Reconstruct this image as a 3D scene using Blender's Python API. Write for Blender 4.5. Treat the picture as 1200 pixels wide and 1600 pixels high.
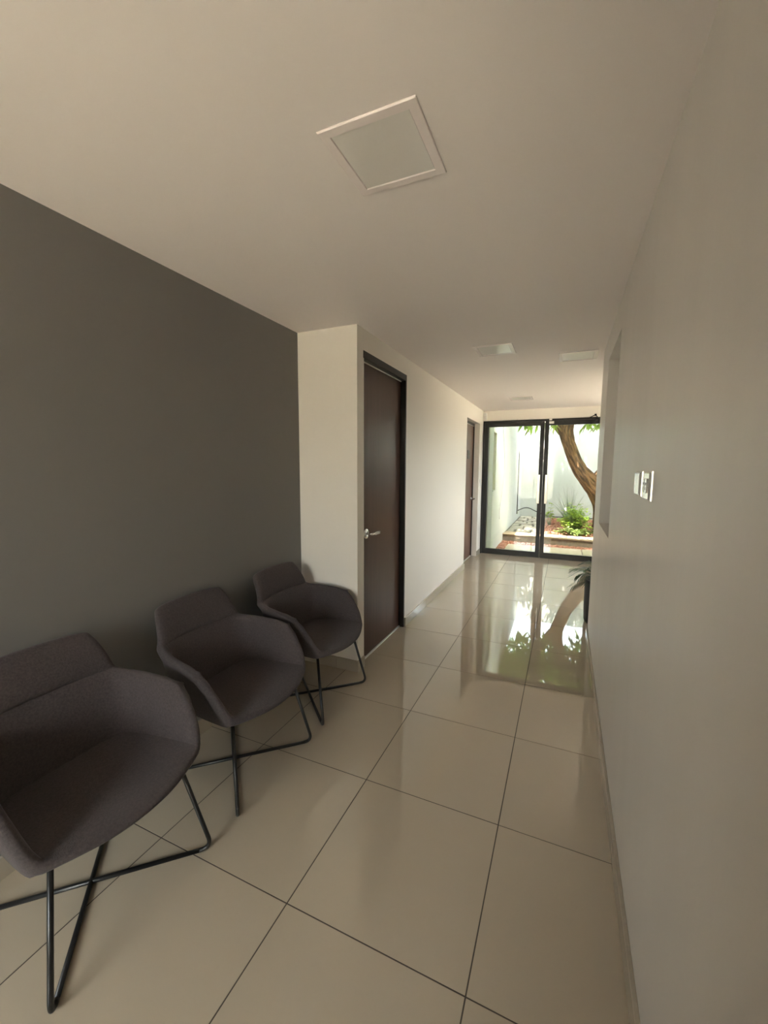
import bpy, bmesh, math, random
from mathutils import Vector, Matrix, Euler

random.seed(11)
S = bpy.context.scene
for o in list(bpy.data.objects):
    bpy.data.objects.remove(o, do_unlink=True)
COL = S.collection
R = math.radians

# ------------------------------------------------------------------ camera
cd = bpy.data.cameras.new('camera')
cam = bpy.data.objects.new('camera', cd)
COL.objects.link(cam)
yaw, pitch, roll = R(23.7533), R(-6.2047), R(0.2939)
fw = Vector((-math.sin(yaw) * math.cos(pitch), math.cos(yaw) * math.cos(pitch), math.sin(pitch)))
r0 = Vector((math.cos(yaw), math.sin(yaw), 0))
u0 = r0.cross(fw)
r1 = math.cos(roll) * r0 + math.sin(roll) * u0
u1 = -math.sin(roll) * r0 + math.cos(roll) * u0
m = Matrix((r1, u1, -fw)).transposed().to_4x4()
m.translation = Vector((0, 0, 1.4488))
cam.matrix_world = m
cd.sensor_fit = 'VERTICAL'
cd.sensor_height = 24.0
cd.lens = 642.31 * 24.0 / 1600.0
cd.clip_start = 0.02
cd.clip_end = 200
S.camera = cam

# ------------------------------------------------------------------ sky, sun, exposure
W = bpy.data.worlds.new('sky')
S.world = W
W.use_nodes = True
nt = W.node_tree
nt.nodes.clear()
wo = nt.nodes.new('ShaderNodeOutputWorld')
bg = nt.nodes.new('ShaderNodeBackground')
sk = nt.nodes.new('ShaderNodeTexSky')
sk.sky_type = 'NISHITA'
sk.sun_disc = False
sk.sun_elevation = R(66)
sk.sun_rotation = R(150)
sk.air_density = 1.0
sk.dust_density = 3.0
mx = nt.nodes.new('ShaderNodeMixRGB')
mx.inputs['Fac'].default_value = 0.82
bw = nt.nodes.new('ShaderNodeRGBToBW')
nt.links.new(sk.outputs[0], mx.inputs['Color1'])
nt.links.new(sk.outputs[0], bw.inputs[0])
nt.links.new(bw.outputs[0], mx.inputs['Color2'])
nt.links.new(mx.outputs[0], bg.inputs['Color'])
bg.inputs['Strength'].default_value = 0.95
nt.links.new(bg.outputs[0], wo.inputs['Surface'])

sd = bpy.data.lights.new('sun', 'SUN')
sun = bpy.data.objects.new('sun', sd)
COL.objects.link(sun)
sd.energy = 15.0
sd.angle = R(0.6)
sd.color = (1.0, 0.87, 0.73)
SUN_TO = Vector((-0.08, -0.45, 0.89)).normalized()
sun.rotation_euler = (-SUN_TO).to_track_quat('-Z', 'Y').to_euler()
sun.location = (-1, -4, 9)

S.view_settings.view_transform = 'Standard'
S.view_settings.look = 'None'
S.view_settings.exposure = 2.58
S.view_settings.gamma = 1.0
S.view_settings.use_curve_mapping = False


def portal(name, loc, direction, sx, sy):
    l = bpy.data.lights.new(name, 'AREA')
    l.shape = 'RECTANGLE'
    l.size, l.size_y = sx, sy
    l.cycles.is_portal = True
    o = bpy.data.objects.new(name, l)
    COL.objects.link(o)
    o.location = loc
    o.rotation_euler = Vector(direction).to_track_quat('-Z', 'Z').to_euler()
    return o


portal('sky_portal_front', (-0.33, 7.12, 1.1), (0, -1, 0), 1.9, 2.2)
portal('sky_portal_back', (-1.05, -2.26, 1.23), (0, 1, 0), 1.40, 1.86)
portal('sky_portal_side', (2.21, 5.6, 1.55), (-1, 0, 0), 2.0, 1.3)

# ------------------------------------------------------------------ helpers
MATS = {}


def link(nt, a, b):
    nt.links.new(a, b)


def mat(name, col, rough=0.5, metal=0.0, spec=0.5, noise=None, bump=None, vary=0.0, sheen=0.0, trans=0.0, coord='Object', stretch=(1, 1, 1), coat=0.0):
    """procedural principled material; noise = (scale, second colour, contrast), bump = (scale, strength)"""
    if name in MATS:
        return MATS[name]
    mt = bpy.data.materials.new(name)
    mt.use_nodes = True
    n = mt.node_tree
    b = n.nodes['Principled BSDF']
    b.inputs['Base Color'].default_value = (*col, 1)
    b.inputs['Roughness'].default_value = rough
    b.inputs['Metallic'].default_value = metal
    b.inputs['Specular IOR Level'].default_value = spec
    if sheen:
        b.inputs['Sheen Weight'].default_value = sheen
        b.inputs['Sheen Roughness'].default_value = 0.5
    if coat:
        b.inputs['Coat Weight'].default_value = coat
        b.inputs['Coat Roughness'].default_value = 0.12
    tc = n.nodes.new('ShaderNodeTexCoord')
    mp = n.nodes.new('ShaderNodeMapping')
    mp.inputs['Scale'].default_value = stretch
    if coord == 'World':
        ge = n.nodes.new('ShaderNodeNewGeometry')
        link(n, ge.outputs['Position'], mp.inputs['Vector'])
    else:
        link(n, tc.outputs[coord], mp.inputs['Vector'])
    src = None
    if noise:
        tx = n.nodes.new('ShaderNodeTexNoise')
        tx.inputs['Scale'].default_value = noise[0]
        tx.inputs['Detail'].default_value = 6
        link(n, mp.outputs[0], tx.inputs['Vector'])
        cr = n.nodes.new('ShaderNodeValToRGB')
        c = noise[2] if len(noise) > 2 else 0.2
        cr.color_ramp.elements[0].position = 0.5 - c
        cr.color_ramp.elements[1].position = 0.5 + c
        cr.color_ramp.elements[0].color = (*col, 1)
        cr.color_ramp.elements[1].color = (*noise[1], 1)
        link(n, tx.outputs['Fac'], cr.inputs['Fac'])
        src = cr.outputs['Color']
    if vary:
        oi = n.nodes.new('ShaderNodeObjectInfo')
        mr = n.nodes.new('ShaderNodeMapRange')
        mr.inputs['To Min'].default_value = 1 - vary
        mr.inputs['To Max'].default_value = 1 + vary
        link(n, oi.outputs['Random'], mr.inputs['Value'])
        hv = n.nodes.new('ShaderNodeHueSaturation')
        if src:
            link(n, src, hv.inputs['Color'])
        else:
            hv.inputs['Color'].default_value = (*col, 1)
        link(n, mr.outputs[0], hv.inputs['Value'])
        src = hv.outputs['Color']
    if src:
        link(n, src, b.inputs['Base Color'])
    if bump:
        t2 = n.nodes.new('ShaderNodeTexNoise')
        t2.inputs['Scale'].default_value = bump[0]
        t2.inputs['Detail'].default_value = 5
        link(n, mp.outputs[0], t2.inputs['Vector'])
        bp = n.nodes.new('ShaderNodeBump')
        bp.inputs['Strength'].default_value = bump[1]
        bp.inputs['Distance'].default_value = bump[2] if len(bump) > 2 else 0.01
        link(n, t2.outputs['Fac'], bp.inputs['Height'])
        link(n, bp.outputs[0], b.inputs['Normal'])
    if trans:
        # thin leaf: part of the light passes through
        tr = n.nodes.new('ShaderNodeBsdfTranslucent')
        if src:
            link(n, src, tr.inputs['Color'])
        else:
            tr.inputs['Color'].default_value = (*col, 1)
        ms = n.nodes.new('ShaderNodeMixShader')
        ms.inputs['Fac'].default_value = trans
        link(n, b.outputs[0], ms.inputs[1])
        link(n, tr.outputs[0], ms.inputs[2])
        link(n, ms.outputs[0], n.nodes['Material Output'].inputs['Surface'])
    MATS[name] = mt
    return mt


def glass_mat(name, tint=(0.93, 0.96, 0.94)):
    """thin pane: clear, with a mirror reflection that grows towards grazing angles"""
    mt = bpy.data.materials.new(name)
    mt.use_nodes = True
    n = mt.node_tree
    n.nodes.clear()
    out = n.nodes.new('ShaderNodeOutputMaterial')
    t = n.nodes.new('ShaderNodeBsdfTransparent')
    t.inputs['Color'].default_value = (*tint, 1)
    g = n.nodes.new('ShaderNodeBsdfGlossy')
    g.inputs['Roughness'].default_value = 0.0
    f = n.nodes.new('ShaderNodeFresnel')
    f.inputs['IOR'].default_value = 1.5
    ms = n.nodes.new('ShaderNodeMixShader')
    link(n, f.outputs[0], ms.inputs['Fac'])
    link(n, t.outputs[0], ms.inputs[1])
    link(n, g.outputs[0], ms.inputs[2])
    link(n, ms.outputs[0], out.inputs['Surface'])
    return mt


def tag(o, label=None, cat=None, group=None, kind=None):
    if label: o['label'] = label
    if cat: o['category'] = cat
    if group: o['group'] = group
    if kind: o['kind'] = kind
    return o


def empty(name, loc=(0, 0, 0), rz=0.0):
    o = bpy.data.objects.new(name, None)
    o.empty_display_size = 0.1
    COL.objects.link(o)
    o.location = loc
    o.rotation_euler = (0, 0, rz)
    return o


def link_mesh(name, me, parent=None, loc=(0, 0, 0), rot=(0, 0, 0)):
    o = bpy.data.objects.new(name, me)
    COL.objects.link(o)
    o.location = loc
    o.rotation_euler = rot
    if parent: o.parent = parent
    return o


class MB:
    """collects shapes into one mesh"""

    def __init__(self):
        self.bm = bmesh.new()

    def box(self, x0, x1, y0, y1, z0, z1, bev=0.0, seg=2):
        bm = self.bm
        v = [bm.verts.new((x, y, z)) for x in (x0, x1) for y in (y0, y1) for z in (z0, z1)]
        fs = [bm.faces.new([v[i] for i in q]) for q in ((0, 1, 3, 2), (4, 6, 7, 5), (0, 4, 5, 1), (2, 3, 7, 6), (0, 2, 6, 4), (1, 5, 7, 3))]
        if bev:
            es = list({e for f in fs for e in f.edges})
            bmesh.ops.bevel(bm, geom=es, offset=bev, segments=seg, profile=0.5, affect='EDGES')
        return self

    def prism(self, pts, z0, z1, bev=0.0):
        """pts counter-clockwise outline in x, y"""
        bm = self.bm
        a = [bm.verts.new((x, y, z0)) for x, y in pts]
        b = [bm.verts.new((x, y, z1)) for x, y in pts]
        n = len(pts)
        bm.faces.new(a[::-1])
        top = bm.faces.new(b)
        for i in range(n):
            bm.faces.new((a[i], a[(i + 1) % n], b[(i + 1) % n], b[i]))
        if bev:
            bmesh.ops.bevel(bm, geom=list(top.edges), offset=bev, segments=1, profile=0.5, affect='EDGES')
        return self

    def tube(self, path, rad, sides=10, cap=True):
        bm = self.bm
        path = [Vector(p) for p in path]
        n = len(path)
        rs = rad if isinstance(rad, (list, tuple)) else [rad] * n
        rings = []
        t = (path[1] - path[0]).normalized()
        ref = Vector((0, 0, 1)) if abs(t.z) < 0.9 else Vector((1, 0, 0))
        u = t.cross(ref).normalized()
        for i, p in enumerate(path):
            if i == 0: tn = path[1] - path[0]
            elif i == n - 1: tn = path[-1] - path[-2]
            else: tn = (path[i + 1] - path[i]).normalized() + (path[i] - path[i - 1]).normalized()
            tn.normalize()
            u = (u - tn * u.dot(tn)).normalized()
            w = tn.cross(u)
            rings.append([bm.verts.new(p + rs[i] * (math.cos(2 * math.pi * k / sides) * u + math.sin(2 * math.pi * k / sides) * w)) for k in range(sides)])
        for a, b in zip(rings, rings[1:]):
            for k in range(sides):
                f = bm.faces.new((a[k], a[(k + 1) % sides], b[(k + 1) % sides], b[k]))
                f.smooth = True
        if cap:
            bm.faces.new(rings[0][::-1])
            bm.faces.new(rings[-1])
        return self

    def lathe(self, prof, cx=0, cy=0, sides=32, axis='z'):
        """prof: (radius, height) pairs"""
        bm = self.bm
        rings = []
        for r, h in prof:
            ring = []
            for k in range(sides):
                a = 2 * math.pi * k / sides
                if axis == 'z': c = (cx + r * math.cos(a), cy + r * math.sin(a), h)
                else: c = (h, cx + r * math.cos(a), cy + r * math.sin(a))
                ring.append(bm.verts.new(c))
            rings.append(ring)
        for a, b in zip(rings, rings[1:]):
            for k in range(sides):
                f = bm.faces.new((a[k], a[(k + 1) % sides], b[(k + 1) % sides], b[k]))
                f.smooth = True
        bm.faces.new(rings[0][::-1])
        bm.faces.new(rings[-1])
        return self

    def leaf(self, p, d, n, L, wd, droop=0.25, fold=0.25):
        """one pointed leaf from p along d with face normal n"""
        bm = self.bm
        d = d.normalized()
        s = d.cross(n).normalized()
        n = s.cross(d)
        mid = []
        for t in (0.0, 0.35, 0.7, 1.0):
            mid.append(p + d * (L * t) - Vector((0, 0, 1)) * (droop * L * t * t))
        wds = (0, wd, wd * 0.8, 0)
        vm = [bm.verts.new(c) for c in mid]
        vl = [bm.verts.new(mid[i] + s * wds[i] + n * (fold * wds[i])) for i in (1, 2)]
        vr = [bm.verts.new(mid[i] - s * wds[i] + n * (fold * wds[i])) for i in (1, 2)]
        for a, sgn in ((vl, 1), (vr, -1)):
            for q in ((vm[0], vm[1], a[0]), (vm[1], vm[2], a[1], a[0]), (vm[2], vm[3], a[1])):
                f = bm.faces.new(q if sgn < 0 else q[::-1])
                f.smooth = True
        return self

    def mesh(self, name, material, recalc=True):
        if recalc:
            bmesh.ops.recalc_face_normals(self.bm, faces=self.bm.faces)
        me = bpy.data.meshes.new(name)
        self.bm.to_mesh(me)
        self.bm.free()
        if material: me.materials.append(material)
        return me

    def build(self, name, material, parent=None, loc=(0, 0, 0), rot=(0, 0, 0), recalc=True):
        return link_mesh(name, self.mesh(name, material, recalc), parent, loc, rot)


def structure(o, label, cat):
    return tag(o, label, cat, kind='structure')


def fillet(pts, r, n=6):
    """polyline with rounded inner corners"""
    pts = [Vector(p) for p in pts]
    out = [pts[0]]
    for a, b, c in zip(pts, pts[1:], pts[2:]):
        d1, d2 = (a - b).normalized(), (c - b).normalized()
        rr = min(r, (a - b).length * 0.45, (c - b).length * 0.45)
        p, q = b + d1 * rr, b + d2 * rr
        for k in range(n + 1):
            t = k / n
            out.append((1 - t) ** 2 * p + 2 * t * (1 - t) * b + t * t * q)
    out.append(pts[-1])
    return out


# ------------------------------------------------------------------ materials
M_WALL = mat('painted_wall_cream', (0.88, 0.825, 0.75), 0.55, spec=0.4, noise=(1.1, (0.86, 0.805, 0.73), 0.25), bump=(38, 0.10, 0.004), coord='World')
M_PLASTER = mat('streaked_plaster_cream', (0.79, 0.745, 0.695), 0.38, spec=0.45, noise=(2.2, (0.745, 0.70, 0.65), 0.22), bump=(9, 0.12, 0.006), coord='World', stretch=(1, 2.4, 0.5))
M_CEIL = mat('painted_ceiling', (0.89, 0.825, 0.80), 0.6, spec=0.3, noise=(0.8, (0.875, 0.81, 0.785), 0.3), bump=(22, 0.05, 0.004), coord='World')
M_GREY = mat('painted_wall_grey', (0.215, 0.205, 0.195), 0.6, spec=0.35, noise=(1.5, (0.207, 0.197, 0.187), 0.25), bump=(38, 0.08, 0.004), coord='World')
M_TILE = mat('polished_porcelain', (0.50, 0.42, 0.32), 0.02, spec=1.0, noise=(3.0, (0.485, 0.405, 0.305), 0.3), vary=0.025, coord='World')
M_SKIRT = mat('porcelain_skirting', (0.46, 0.40, 0.315), 0.12, spec=0.5, vary=0.03, noise=(4.0, (0.44, 0.38, 0.30), 0.3), coord='World')
M_GROUT = mat('dark_grout', (0.085, 0.07, 0.055), 0.9)
M_WOOD = mat('dark_walnut_laminate', (0.095, 0.045, 0.030), 0.33, spec=0.2, noise=(5.0, (0.060, 0.027, 0.018), 0.3), bump=(30, 0.04, 0.003), stretch=(6, 6, 0.35))
M_WOOD2 = mat('reddish_walnut_laminate', (0.15, 0.068, 0.046), 0.3, spec=0.5, noise=(5.0, (0.11, 0.048, 0.032), 0.3), stretch=(6, 6, 0.35))
M_BLACK = mat('black_aluminium', (0.012, 0.011, 0.010), 0.35, spec=0.5)
M_CHROME = mat('chrome', (0.80, 0.80, 0.80), 0.06, metal=1.0)
M_STEEL = mat('brushed_steel', (0.62, 0.60, 0.56), 0.22, metal=1.0)
M_ALU = mat('pale_aluminium', (0.70, 0.68, 0.64), 0.35, metal=0.6)
M_WHITE = mat('white_plastic', (0.82, 0.80, 0.76), 0.35)
M_PLATE = mat('pearl_plate', (0.93, 0.92, 0.90), 0.10, metal=0.7)
M_LAMP = mat('white_lamp_frame', (0.87, 0.785, 0.77), 0.25, spec=0.8)
M_DIFF = mat('opal_diffuser', (0.78, 0.745, 0.71), 0.18, spec=0.8)
M_FABRIC = mat('charcoal_felt', (0.088, 0.071, 0.070), 0.95, spec=0.1, noise=(140, (0.060, 0.049, 0.049), 0.2), bump=(260, 0.5, 0.002), sheen=0.12)
M_ROD = mat('black_steel_rod', (0.010, 0.010, 0.010), 0.32, spec=0.5)
M_GLASS = glass_mat('clear_glass')
M_PATIOWALL = mat('white_render', (0.66, 0.675, 0.665), 0.75, spec=0.2, noise=(1.6, (0.58, 0.595, 0.585), 0.28), bump=(14, 0.2, 0.008), coord='World')
M_STONE = mat('pale_paving_stone', (0.36, 0.30, 0.22), 0.8, noise=(9, (0.27, 0.22, 0.16), 0.3), bump=(30, 0.3, 0.006), vary=0.06)
M_FLAG = mat('grey_flagstone', (0.20, 0.18, 0.15), 0.85, noise=(7, (0.29, 0.26, 0.21), 0.3), bump=(22, 0.5, 0.01), vary=0.15)
M_CURB = mat('cream_curb_stone', (0.33, 0.24, 0.15), 0.75, noise=(8, (0.27, 0.195, 0.12), 0.3), bump=(25, 0.3, 0.006), vary=0.05)
M_RISER = mat('rough_riser_stone', (0.17, 0.135, 0.10), 0.85, noise=(18, (0.25, 0.19, 0.13), 0.2), bump=(40, 0.5, 0.01))
M_SOIL = mat('brown_soil', (0.16, 0.09, 0.06), 0.95, noise=(20, (0.10, 0.06, 0.04), 0.3), bump=(50, 0.8, 0.02))
M_GRAVEL = mat('terracotta_gravel', (0.27, 0.085, 0.045), 0.85, noise=(14, (0.42, 0.22, 0.15), 0.15), coord='World')
M_BARK = mat('fissured_bark', (0.22, 0.125, 0.062), 0.9, spec=0.2, noise=(9, (0.055, 0.032, 0.018), 0.10), bump=(9, 1.0, 0.08), stretch=(2.3, 0.45, 1), coord='UV')
M_LEAF = mat('mango_leaf', (0.22, 0.36, 0.06), 0.4, noise=(1.4, (0.38, 0.51, 0.11), 0.3), trans=0.6, coord='World')
M_BUSH = mat('bright_shrub_leaf', (0.16, 0.30, 0.04), 0.45, noise=(5, (0.40, 0.50, 0.07), 0.25), trans=0.4, coord='World')
M_LOW = mat('low_plant_leaf', (0.10, 0.19, 0.05), 0.5, noise=(6, (0.22, 0.26, 0.08), 0.25), trans=0.35, coord='World')
M_GRASSLEAF = mat('grey_green_blade', (0.12, 0.17, 0.10), 0.5, noise=(6, (0.22, 0.27, 0.17), 0.25), trans=0.3, coord='World')
M_PALM = mat('palm_leaf', (0.022, 0.05, 0.018), 0.4, noise=(6, (0.035, 0.07, 0.022), 0.25), trans=0.25, coord='World')
M_POT = mat('matt_black_pot', (0.018, 0.018, 0.019), 0.45)
M_CABLE = mat('black_cable', (0.015, 0.015, 0.016), 0.5)
M_GREYCABLE = mat('grey_cable', (0.35, 0.34, 0.32), 0.6)
M_GROUND = mat('pale_concrete', (0.58, 0.52, 0.43), 0.9, noise=(3, (0.53, 0.475, 0.39), 0.3), coord='World')
M_REVEAL = mat('green_beige_reveal', (0.72, 0.71, 0.56), 0.7)
M_PAPER = mat('white_paper', (0.80, 0.76, 0.70), 0.6)
M_PLAQUE = mat('dark_plaque', (0.02, 0.02, 0.022), 0.3)

# ------------------------------------------------------------------ room dimensions
XG, XL, XR = -1.757, -1.290, 0.235       # grey wall, corridor left wall, right wall
YB, YS, YE, YF = -2.10, 2.480, 3.840, 7.000   # back wall, short wall, end of right wall, glazed front
ZC = 2.375
XRE = 2.05                               # far wall of the reception side
TW = 0.15

# floor slab with one porcelain tile per object
fl = MB().box(XG - 0.2, XRE + 0.2, YB - 0.2, YF + 0.10, -0.14, -0.0012).build('floor', M_GROUT)
structure(fl, 'corridor floor of large polished cream porcelain tiles with thin dark joints', 'floor')
RECTS = [(XL - 0.045, XL, 2.5705, 3.4025), (XL - 0.095, XL, 5.7875, 6.7145), (XG, XR, -0.26, YS), (XG, -0.33, YB, -0.26), (XL, XR, YS, YE), (XL, XRE, YE, YF), (XR + TW, XRE, 1.2, YE)]
TX0, TY0, TT, GAP = -0.1836, 0.9915, 0.6, 0.0042
cache = {}
for i in range(-4, 6):
    for j in range(-8, 12):
        a0, a1 = TX0 + i * TT + GAP / 2, TX0 + (i + 1) * TT - GAP / 2
        b0, b1 = TY0 + j * TT + GAP / 2, TY0 + (j + 1) * TT - GAP / 2
        pcs = []
        for (x0, x1, y0, y1) in RECTS:
            c0, c1, d0, d1 = max(a0, x0), min(a1, x1), max(b0, y0), min(b1, y1)
            if c1 - c0 > 0.004 and d1 - d0 > 0.004:
                pcs.append((c0, c1, d0, d1))
        if not pcs:
            continue
        ox, oy = pcs[0][0], pcs[0][2]
        key = tuple(round(v - (ox if k < 2 else oy), 4) for p in pcs for k, v in enumerate(p))
        if key not in cache:
            mb = MB()
            for (c0, c1, d0, d1) in pcs:
                mb.box(c0 - ox, c1 - ox, d0 - oy, d1 - oy, -0.0012, 0.0, bev=0.0004 if len(pcs) == 1 else 0, seg=1)
            cache[key] = mb.mesh('tile', M_TILE)
        link_mesh('tile', cache[key], fl, (ox, oy, 0))

# ceiling and roof
ce = MB().box(XG - TW, XRE + TW, YB - TW, YF + 0.15, ZC, ZC + 0.16).build('ceiling', M_CEIL)
structure(ce, 'flat cream painted ceiling over the corridor', 'ceiling')

o = MB().box(XG - TW, XRE + TW, YF, YF + 0.15, ZC + 0.16, 3.12).build('shade_parapet', M_WALL)  # unseen parapet, added so that its shadow covers the step
structure(o, 'unseen cream parapet added on the roof edge to shade the patio step', 'wall')
# walls
o = MB().box(XG - TW, XG, YB - TW, YS + 0.09, -0.10, ZC).build('wall_left', M_GREY)
structure(o, 'dark grey painted wall behind the armchairs', 'wall')
o = MB().box(XG, XL, YS, YS + 0.09, -0.10, ZC).build('wall_return', M_WALL)
structure(o, 'short cream wall between the grey wall and the dark door', 'wall')
D1a, D1b, D1h = 2.570, 3.403, 2.235
D2a, D2b, D2h = 5.787, 6.715, 2.146
mb = MB()
mb.box(XL - 0.16, XL, D1b, D2a, -0.10, ZC)
mb.box(XL - 0.16, XL, D2b, YF + 0.15, -0.10, ZC)
mb.box(XL - 0.16, XL, D1a, D1b, D1h, ZC)
mb.box(XL - 0.16, XL, D2a, D2b, D2h, ZC)
o = mb.build('wall_corridor', M_WALL)
structure(o, 'cream corridor wall with two dark wooden doors', 'wall')
# right wall with pass-through opening
N0, N1, NZ0, NZ1 = 2.595, 3.322, 1.057, 2.195
mb = MB()
mb.box(XR, XR + TW, -0.26 - TW, N0, -0.10, ZC)
mb.box(XR, XR + TW, N1, YE, -0.10, ZC)
mb.box(XR, XR + TW, N0, N1, -0.10, NZ0)
mb.box(XR, XR + TW, N0, N1, NZ1, ZC)
bmesh.ops.remove_doubles(mb.bm, verts=mb.bm.verts, dist=0.0005)
o = mb.build('wall_right', M_PLASTER)
structure(o, 'cream plastered wall with a rectangular pass-through opening', 'wall')
# reception side, mostly out of sight
mb = MB()
SW0, SW1, SZ0, SZ1 = 4.72, 6.48, 1.00, 2.15
mb.box(XRE, XRE + TW, 1.05, SW0, -0.10, ZC)
mb.box(XRE, XRE + TW, SW1, YF + 0.15, -0.10, ZC)
mb.box(XRE, XRE + TW, SW0, SW1, -0.10, SZ0)
mb.box(XRE, XRE + TW, SW0, SW1, SZ1, ZC)
mb.box(XR + TW, XRE, 1.05, 1.2, -0.10, ZC)
o = mb.build('wall_reception', M_WALL)
structure(o, 'cream wall of the reception side behind the pass-through', 'wall')
# glazed front wall
DX0, DX1, DH = -1.284, 0.615, 2.212
mb = MB()
mb.box(XL, XRE, YF, YF + 0.15, DH, ZC)
mb.box(DX1, XRE, YF, YF + 0.15, -0.10, DH)
o = mb.build('wall_front', M_WALL)
structure(o, 'cream wall above and beside the glazed double door', 'wall')
# back wall with a barred window behind the camera
BW0, BW1, BZ0, BZ1 = -1.735, -0.36, 0.30, 2.15
XJ, YJ = -0.33, -0.26                   # back wall jogs forward here, shaped to shade the near right side
mb = MB()
mb.box(XG, BW0, YB - TW, YB, -0.10, ZC)
mb.box(BW1, XJ + TW, YB - TW, YB, -0.10, ZC)
mb.box(XJ, XJ + TW, YB, YJ, -0.10, ZC)
mb.box(XJ + TW, XR, YJ - TW, YJ, -0.10, ZC)
mb.box(BW0, BW1, YB - TW, YB, -0.10, BZ0)
mb.box(BW0, BW1, YB - TW, YB, BZ1, ZC)
o = mb.build('wall_back', M_WALL)
structure(o, 'unseen cream wall with an added large window, jogged forward to shade the near right', 'wall')
wn = empty('added_window_back', ((BW0 + BW1) / 2, YB - 0.07, BZ0))  # added window, sized for the light it lets in
structure(wn, 'unseen white framed window with a grille, added opposite the glazed door for light', 'window')
hw, hh = (BW1 - BW0) / 2, BZ1 - BZ0
mb = MB()
for a, b, c, d in ((-hw, hw, 0, 0.04), (-hw, hw, hh - 0.04, hh), (-hw, hw, hh - 0.25, hh - 0.20)):
    mb.box(a, b, -0.03, 0.03, c, d)
for x in (-hw, -0.04, hw - 0.04):
    mb.box(x, x + 0.04, -0.029, 0.029, 0, hh)
mb.build('window_frame', M_WHITE, wn)
for k in range(1, 8):
    z = 0.04 + k * (hh - 0.25 - 0.04) / 8
    MB().box(-hw + 0.04, hw - 0.04, 0.034, 0.044, z - 0.005, z + 0.005).build('grille_bar', M_WHITE, wn)
MB().box(-hw + 0.03, hw - 0.03, -0.003, 0.003, 0.03, hh - 0.03).build('pane', M_GLASS, wn)

for nm, q0, q1, lb in (('added_window_side', SW0, SW1, 'unseen wide white framed window added on the reception side to light the corridor'),):  # unseen window, added to bring daylight into the far corridor
    w4 = empty(nm, (XRE + 0.07, (q0 + q1) / 2, SZ0))
    structure(w4, lb, 'window')
    hw, hh = (q1 - q0) / 2, SZ1 - SZ0
    mb = MB()
    mb.box(-0.03, 0.03, -hw, hw, 0, 0.04); mb.box(-0.03, 0.03, -hw, hw, hh - 0.04, hh)
    for yy in (-hw, -0.02, hw - 0.04): mb.box(-0.029, 0.029, yy, yy + 0.04, 0, hh)
    mb.build('window_frame', M_WHITE, w4)
    MB().box(-0.003, 0.003, -hw + 0.03, hw - 0.03, 0.03, hh - 0.03).build('pane', M_GLASS, w4)

# skirting tiles
SK_H, SK_T = 0.082, 0.013


def skirting(name, axis, fixed, sign, a, b, start, label):
    """axis: direction it runs; fixed: wall plane; sign: side the tile stands on"""
    root = empty(name, (0, 0, 0))
    structure(root, label, 'baseboard')
    k = math.floor((a - start) / 0.6)
    while start + k * 0.6 < b:
        p, q = max(a, start + k * 0.6 + 0.001), min(b, start + (k + 1) * 0.6 - 0.001)
        if q - p > 0.004:
            mb = MB()
            f0, f1 = sorted((fixed, fixed + sign * SK_T))
            if axis == 'y': mb.box(f0, f1, p, q, 0.0, SK_H, 0.0015, 1)
            else: mb.box(p, q, f0, f1, 0.0, SK_H, 0.0015, 1)
            mb.build('skirting_tile', M_SKIRT, root)
        k += 1


skirting('baseboard_right', 'y', XR, -1, -0.26, YE + SK_T, TY0 + 0.02, 'cream tile skirting along the plastered right wall')
skirting('baseboard_right_end', 'x', YE, 1, XR, XR + TW, XR, 'short cream tile skirting round the free end of the plastered wall')
skirting('baseboard_left', 'y', XG, 1, YB, YS, TY0, 'cream tile skirting below the grey wall')
skirting('baseboard_return', 'x', YS, -1, XG + SK_T, XL + SK_T, XG - 0.3, 'cream tile skirting on the short cream wall')
skirting('baseboard_corner', 'y', XL, 1, YS, D1a, YS, 'small piece of cream skirting before the large dark door')
skirting('baseboard_corridor', 'y', XL, 1, D1b, D2a, D1b, 'cream tile skirting between the two dark doors')
skirting('baseboard_far', 'y', XL, 1, D2b, YF - 0.03, D2b, 'short cream tile skirting beside the glazed door')
skirting('baseboard_reception', 'y', XRE, -1, 1.2, YF, 1.2, 'cream tile skirting on the reception side')

# ------------------------------------------------------------------ doors
def lever(parent, x, y, z, direction, material):
    """round rose and lever on a face looking towards +x"""
    MB().lathe([(0.036, 0.0), (0.039, 0.003), (0.039, 0.007), (0.033, 0.014), (0.014, 0.016)], 0, 0, 28, 'x').build('handle_rose', material, parent, (x, y, z))
    mb = MB()
    mb.tube(fillet([(0.010, 0, 0), (0.058, 0, 0), (0.060, direction * 0.060, 0.002)], 0.018), 0.0105, 12)
    mb.box(0.048, 0.070, *sorted((direction * 0.028, direction * 0.118)), -0.0125, 0.0125, 0.005)
    mb.build('handle_lever', material, parent, (x, y, z))


LX = XL - 0.045                     # leaf face of the near door
d1 = empty('door_1', (LX, D1a, 0))
structure(d1, 'large dark brown wooden door with chrome lever beside the armchairs', 'door')
w1 = D1b - D1a
mb = MB()
mb.box(-0.05, 0.046, w1 - 0.022, w1 - 0.001, 0, D1h - 0.001)
mb.box(-0.05, 0.046, 0.001, w1 - 0.022, D1h - 0.050, D1h - 0.001)
mb.build('door_frame', M_BLACK, d1)
MB().box(-0.11, 0.044, 0.0005, 0.012, 0, D1h - 0.05).build('door_jamb', M_WALL, d1)
MB().box(0.0, 0.006, 0.013, w1 - 0.022, D1h - 0.058, D1h - 0.050).build('top_strip', M_ALU, d1)
leaf = MB().box(-0.04, 0.0, 0.014, w1 - 0.0235, 0.012, D1h - 0.056, 0.002, 1).build('door_leaf', M_WOOD, d1)
lever(leaf, 0.0, 0.125, 0.960, 1, M_CHROME)
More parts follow.
